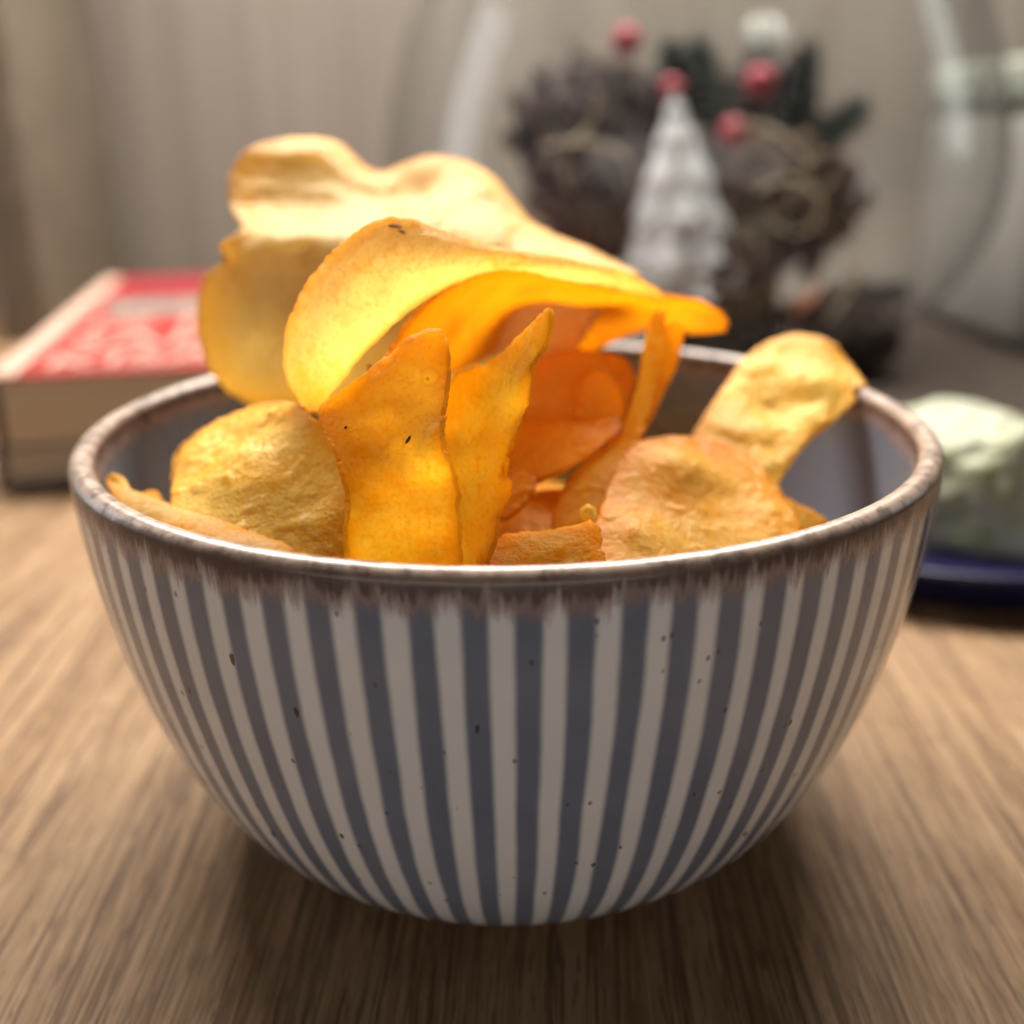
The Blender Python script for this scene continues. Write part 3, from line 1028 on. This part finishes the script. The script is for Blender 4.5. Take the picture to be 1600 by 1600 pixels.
def mat_cabbage():
    t = NT('cabbage_flesh')
    c = t.coord()
    lay = t.noise(t.mapping(c, (50, 50, 130)), 1.0, 3, 0.5, 1.2)
    col = t.mix(t.smooth(lay, 0.35, 0.65), (0.24, 0.245, 0.135), (0.34, 0.35, 0.285))
    col = t.mix(t.smooth(t.noise(c, 60, 3), 0.5, 0.75), col, (0.38, 0.39, 0.345))
    return t.done(t.principled(col, 0.5, 0.25, t.bump(lay, 0.5, 0.0015), Subsurface_Weight=0.35, Subsurface_Scale=0.006, Subsurface_Radius=(1, 1, 0.5)))


MCAB = mat_cabbage()


def cabbage(loc, sx, sy, sz, seed, label, layers=5):
    root = empty('cut_cabbage', loc)
    tag(root, label, 'cabbage', 'cut cabbage on the navy plate')
    rr = random.Random(seed)
    for k in range(layers):
        s = 1.0 - 0.10 * k
        V, F = [], []
        nu_, nv_ = 64, 18
        ph = rr.uniform(0, 6)
        for j in range(nv_):
            q = j / (nv_ - 1)
            el = (1 - q) * math.pi / 2 * 0.98
            for i in range(nu_):
                a = 2 * math.pi * i / nu_
                ruf = 1 + 0.20 * mnoise.noise(Vector((math.cos(a) * 1.7, math.sin(a) * 1.7, q * 2 + seed + k))) + 0.12 * mnoise.noise(Vector((math.cos(a) * 4.5, math.sin(a) * 4.5, q * 7 + seed + k)))
                rad = math.sin(math.pi / 2 - el) ** 0.62 * ruf
                hh = (math.sin(el) ** 0.7) * (1 + 0.30 * mnoise.noise(Vector((math.cos(a) * 2.6 * q + 5, math.sin(a) * 2.6 * q, seed + k * 2))))
                V.append((sx * s * rad * math.cos(a), sy * s * rad * math.sin(a), sz * (1 - 0.055 * k) * hh * (0.70 + 0.06 * k) + sz * 0.30 * (1 - q) ** 0.5 * 0.6))
        for j in range(nv_ - 1):
            for i in range(nu_):
                i2 = (i + 1) % nu_
                F.append((j * nu_ + i, (j + 1) * nu_ + i, (j + 1) * nu_ + i2, j * nu_ + i2))
        o = link('leaf', new_mesh('leaf', V, F), MCAB, root)
        o.location = (0.0035 * k * math.cos(ph), -0.004 * k, 0.0)
        o.rotation_euler = (rr.uniform(-.12, .12), rr.uniform(-.12, .12), ph)
    return root


zc = 0.0085
cabbage((float(at(1500, 750, .135)[0]), 0.135, zc), 0.036, 0.034, 0.035, 3, 'taller pale green-white cut cabbage piece, the one next to the bowl')
cabbage((float(at(1655, 750, .130)[0]), 0.128, zc), 0.024, 0.028, 0.028, 8, 'lower pale cut cabbage piece at the right edge of the photograph')

# ------------------------------------------------------------------ grey canister at the right edge
MCAN = simple_mat('grey_enamel', (0.20, 0.188, 0.172), (0.23, 0.217, 0.20), 20, 0.4, 0.4, 0.04)
MLID = simple_mat('pale_green_lid', (0.19, 0.20, 0.165), (0.22, 0.23, 0.195), 20, 0.4, 0.4, 0.04)
cx = at(1546, 350, 0.40)
can = empty('grey_canister', (float(cx[0]) + 0.102, 0.485, 0.0037))
tag(can, 'tall grey canister with pale green lid, cut by the right edge', 'canister')
ztop, zlid = at(1570, 95, 0.40)[2], at(1570, 178, 0.40)[2]
link('body', rounded_box(0.16, 0.16, float(zlid), 0.012, 4), MCAN, can)
link('lid', rounded_box(0.164, 0.164, float(ztop - zlid), 0.006, 4), MLID, can, (0, 0, float(zlid) + 0.0008))

# ------------------------------------------------------------------ glass vase with the winter arrangement
VY = 0.42
vc = at(1068, 330, VY)
VX = float(vc[0])
MSHEET = simple_mat('dark_sheet_brown', (0.035, 0.026, 0.021), (0.055, 0.042, 0.034), 300, 0.9, 0.1, 0.4)  # flat sheet added to darken the table under vase and canister
tag(link('dark_sheet', rounded_box(0.62, 0.36, 0.0034, 0.0012, 2), MSHEET, None, (0.355, 0.45, 0.0002)), 'dark brown flat sheet under the glass vase and the grey canister', 'mat')
vprof = [(0.010, 0.0025), (0.055, 0.0025), (0.062, 0.0006), (0.070, 0.0015), (0.100, 0.010), (0.130, 0.024), (0.152, 0.044), (0.166, 0.068), (0.172, 0.094), (0.170, 0.122), (0.163, 0.150), (0.152, 0.180),
         (0.137, 0.212), (0.120, 0.245), (0.104, 0.275), (0.096, 0.295), (0.098, 0.305)]
pp = smooth_path([(a * 0.935 if a > 0.08 else a, 0, b) for a, b in vprof], 6)
V, F = lathe([(p[0], p[2]) for p in pp], 128)
vase = tag(link('glass_vase', new_mesh('glass_vase', V, F), MGLASS, None, (VX, VY, 0.0036)), 'big clear bulbous glass vase holding pine cones and red berries', 'vase')

MCONE = simple_mat('cone_scale', (0.016, 0.012, 0.013), (0.070, 0.052, 0.046), 120, 0.85, 0.12, 0.4)
MCONE2 = simple_mat('cone_scale_brown', (0.032, 0.020, 0.014), (0.085, 0.055, 0.036), 120, 0.85, 0.12, 0.4)
MBERRY = simple_mat('red_berry', (0.18, 0.005, 0.016), (0.23, 0.010, 0.026), 90, 0.55, 0.3, 0.05)
MSTEM = simple_mat('brown_twig', (0.075, 0.05, 0.035), (0.14, 0.10, 0.07), 150, 0.8, 0.2, 0.4)
MSTRAW = simple_mat('pale_straw', (0.24, 0.19, 0.12), (0.33, 0.27, 0.18), 150, 0.6, 0.3, 0.2)
MFIR = simple_mat('fir_needle', (0.020, 0.030, 0.026), (0.042, 0.058, 0.048), 100, 0.6, 0.3, 0.1)
MORANGE = simple_mat('orange_bark', (0.42, 0.12, 0.06), (0.50, 0.17, 0.09), 100, 0.6, 0.3, 0.2)


def scale_mesh():
    """one woody scale: a wedge thickened at the tip, pointing along +X"""
    V = [(0, -.22, 0), (0, .22, 0), (.55, -.36, .05), (.55, .36, .05), (.92, -.26, .15), (.92, .26, .15), (1.05, 0, .24),
         (0, -.18, -.07), (0, .18, -.07), (.55, -.30, -.05), (.55, .30, -.05), (.95, -.22, .02), (.95, .22, .02), (1.06, 0, .12)]
    F = [(0, 2, 3, 1), (2, 4, 5, 3), (4, 6, 5), (7, 8, 10, 9), (9, 10, 12, 11), (11, 12, 13),
         (0, 7, 9, 2), (2, 9, 11, 4), (4, 11, 13, 6), (1, 3, 10, 8), (3, 5, 12, 10), (5, 6, 13, 12), (0, 1, 8, 7)]
    return V, F


def pine_cone(center, axis, length, width, label, mat, n=46):
    root = empty('pine_cone', tuple(center))
    root.rotation_euler = Vector(axis).normalized().to_track_quat('Z', 'Y').to_euler()
    tag(root, label, 'pine cone', 'pine cones in the glass vase')
    prof = []
    for k in range(10):
        q = k / 9
        prof.append((max(width * 0.33 * math.sin(math.pi * (0.12 + 0.80 * q)) ** 0.8, 0.0008), length * (q - 0.5) * 0.92))
    V, F = lathe(prof, 14, True)
    link('core', new_mesh('core', V, F), mat, root)
    V, F = scale_mesh()
    me = new_mesh('scale', V, F, False)
    me.materials.append(mat)
    for k in range(n):
        q = (k + 0.5) / n
        a = k * 2.39996
        env = math.sin(math.pi * (0.10 + 0.82 * q)) ** 0.75
        s = width * 0.5 * (0.35 + 0.65 * env)
        o = link('scale', me, mat, root)
        o.location = (0.12 * width * math.cos(a), 0.12 * width * math.sin(a), length * (q - 0.5) * 0.9)
        o.rotation_mode = 'XYZ'
        tilt = -(-0.25 + 1.25 * q)
        o.rotation_euler = (0, tilt, a)
        o.scale = (s * 0.66, s * 0.74, s * 1.0)
    return root


pine_cone(at(905, 200, .40), (.75, .30, .15), .066, .084, 'wide open dark pine cone at the upper left in the vase', MCONE)
pine_cone(at(920, 300, .38), (.3, .5, .6), .060, .074, 'dark pine cone under the upper left one, left of the crystal tree', MCONE)
pine_cone(at(905, 400, .40), (.5, .3, .6), .060, .068, 'dark pine cone lowest at the left, partly behind the pale chip', MCONE)
pine_cone(at(1235, 320, .38), (-.5, .5, .3), .064, .080, 'brown pine cone on the right of the crystal tree', MCONE2)
pine_cone(at(1150, 425, .35), (.1, 1, .15), .046, .052, 'round dark pine cone with its base turned to us, below the crystal tree', MCONE2)
pine_cone(at(1325, 520, .36), (-.8, .3, .1), .056, .052, 'dark pine cone lying lowest at the right in the vase', MCONE)
pine_cone(at(1180, 240, .44), (.2, .2, .9), .080, .084, 'dark pine cone behind the red berries, right of the tree tip', MCONE)
pine_cone(at(1120, 520, .39), (.5, .5, .1), .060, .074, 'dark pine cone at the bottom of the vase behind the amber tip', MCONE)


def berry(px, py, Y, r, label):
    r *= 0.84
    c = at(px, py, Y)
    root = empty('red_berry', tuple(c))
    tag(root, label, 'berry', 'red berries in the glass vase')
    prof = [(max(r * math.sin(math.pi * k / 14), 0.0002), -r * math.cos(math.pi * k / 14) * 0.95) for k in range(15)]
    V, F = lathe(prof, 24)
    link('fruit', new_mesh('fruit', V, F), MBERRY, root)
    V, F = tube([(0, 0, r * .8), (0.001, 0.001, r * .2), (0.003, 0.004, -r * 2.2), (0.004, 0.010, -r * 4)], [0.0005, 0.0006, 0.0008, 0.0008], 6)
    link('stem', new_mesh('stem', V, F), MSTEM, root)


berry(979, 62, .38, .0088, 'red berry highest of all, above the upper left pine cone')
berry(1188, 127, .37, .0092, 'red berry at the upper right among the fir needles')
berry(1048, 140, .38, .0078, 'red berry just above the tip of the crystal tree')
berry(1147, 207, .36, .0085, 'red berry lowest, right of the crystal tree')


def fir(px, py, Y, direction, length, label, spread=0.016):
    c = at(px, py, Y)
    root = empty('fir_sprig', tuple(c))
    tag(root, label, 'fir sprig', 'fir sprigs in the glass vase')
    d = Vector(direction).normalized()
    V, F = tube([(0, 0, 0), tuple(d * length * .5), tuple(d * length)], [0.0014, 0.0011, 0.0006], 6)
    link('stem', new_mesh('stem', V, F), MSTEM, root)
    rr = random.Random(int(px))
    V, F = [], []
    for k in range(900):
        q = rr.random()
        p = d * length * q
        w = Vector((rr.gauss(0, 1), rr.gauss(0, 1), rr.gauss(0, 1))).normalized()
        w = (w + d * 0.7).normalized()
        s = w.cross(d)
        if s.length < 1e-3: continue
        s.normalize()
        L = spread * rr.uniform(.7, 1.1) * (1.1 - .5 * q)
        b = len(V)
        t_ = 0.0008
        u_ = w.cross(s)
        V += [p + s * t_, p - s * t_, p + u_ * t_, p + w * L]
        F += [(b, b + 1, b + 3), (b + 1, b + 2, b + 3), (b + 2, b, b + 3)]
    tag(link('needles', new_mesh('needles', V, F, False), MFIR, root), kind='stuff')


fir(1110, 190, .41, (-.25, -.1, 1), .034, 'dark fir sprig in the middle, behind the tree tip', .022)
fir(1090, 180, .40, (-.5, -.2, .9), .034, 'short dark fir sprig leaning left over the crystal tree', .020)
fir(1230, 230, .40, (.15, -.1, 1), .046, 'dark green fir sprig at the right of the berries', .018)
fir(1260, 240, .42, (.7, 0, .6), .034, 'fir sprig spreading to the far right', .018)
fir(1290, 470, .40, (.6, -.2, .1), .040, 'flattened fir sprig low at the right', .014)

# silvery frosted twig at the top
MSILVER = simple_mat('frosted_silver', (0.22, 0.23, 0.21), (0.32, 0.33, 0.30), 200, 0.4, 0.5, 0.3)
root = empty('frosted_twig', tuple(at(1190, 120, .42)))
tag(root, 'pale frosted twig sticking up above the fir', 'twig')
for k in range(7):
    a = -0.9 + 0.3 * k
    tip = Vector((math.sin(a) * .014, 0.004 * (k % 3 - 1), 0.030 * math.cos(a * .7)))
    V, F = tube([(0, 0, 0), tuple(tip * .5 + Vector((.001, .001, 0))), tuple(tip)], [0.001, 0.0012, 0.0016], 6)
    link('twig_branch', new_mesh('twig_branch', V, F), MSILVER, root)


# crystal tree: stacked faceted tiers
def mat_crystal():
    t = NT('crystal')
    pr = t.principled((0.93, 0.94, 0.96), 0.06, 0.6, None, Transmission_Weight=0.5, IOR=1.5)
    return t.done(pr)


MCRY = mat_crystal()
base = at(1068, 470, .345)
tip = at(1052, 150, .355)
th_ = float(tip[2] - base[2])
tree = empty('crystal_tree', (float(base[0]), .35, float(base[2])))
tag(tree, 'small clear faceted crystal fir tree standing among the pine cones', 'ornament')
for k, (z0, z1, r0, r1) in enumerate([(.00, .20, .37, .33), (.18, .40, .335, .245), (.38, .58, .265, .175), (.56, .76, .19, .105), (.74, .90, .12, .05), (.88, 1.0, .06, .004)]):
    V, F = lathe([(r0 * th_ * .30, z0 * th_), (r0 * th_ * .98, z0 * th_ + .003), (r0 * th_ * .86, (z0 * .6 + z1 * .4) * th_), (r1 * th_, z1 * th_)], 14, True)
    V = [(x * (1.0 if (n_ % 2) else .74), y * (1.0 if (n_ % 2) else .74), z + (.0 if (n_ % 2) else .003)) for n_, (x, y, z) in enumerate(V)]   # cut-glass points
    o = link('tier', new_mesh('tier', V, F, False), MCRY, tree)
    o.rotation_euler = (0, 0, k * .35)
tree.rotation_euler = (0, float((tip[0] - base[0]) / th_), 0)

# straw strands
strands = [
    ([(935, 140), (925, 190), (890, 230), (880, 275), (905, 310), (950, 335)], .350, 'pale straw strand looping over the two left pine cones'),
    ([(845, 230), (900, 222), (960, 232), (985, 262), (992, 300)], .345, 'pale straw strand running to the left of the crystal tree'),
    ([(1180, 300), (1230, 280), (1275, 300), (1280, 335), (1250, 365), (1205, 350)], .340, 'curled pale straw strand on the right brown pine cone'),
    ([(1150, 190), (1200, 200), (1240, 225), (1270, 260)], .345, 'thin straw strand under the lowest red berry'),
    ([(1340, 410), (1330, 450), (1310, 480), (1295, 500)], .335, 'short straw strand above the lowest right pine cone'),
    ([(880, 55), (910, 80), (945, 95), (990, 100)], .370, 'thin brown strand beside the highest red berry'),
]
for i, (pts, Y, lab) in enumerate(strands):
    path = smooth_path([at(p[0], p[1], Y + 0.004 * math.sin(k * 1.7)) for k, p in enumerate(pts)], 8)
    V, F = tube([tuple(p) for p in path], [0.0009] * len(path), 6)
    tag(link('straw_strand', new_mesh('straw_strand', V, F), MSTEM if i == 5 else MSTRAW), lab, 'straw', 'straw strands in the glass vase')
path = smooth_path([at(1240, 492, .34), at(1256, 475, .337), at(1278, 458, .34)], 6)
V, F = tube([tuple(p) for p in path], [0.0016, *([0.0024] * (len(path) - 2)), 0.0012], 8)
tag(link('bark_chip', new_mesh('bark_chip', V, F), MORANGE), 'little orange-red piece of bark low in the vase', 'bark')
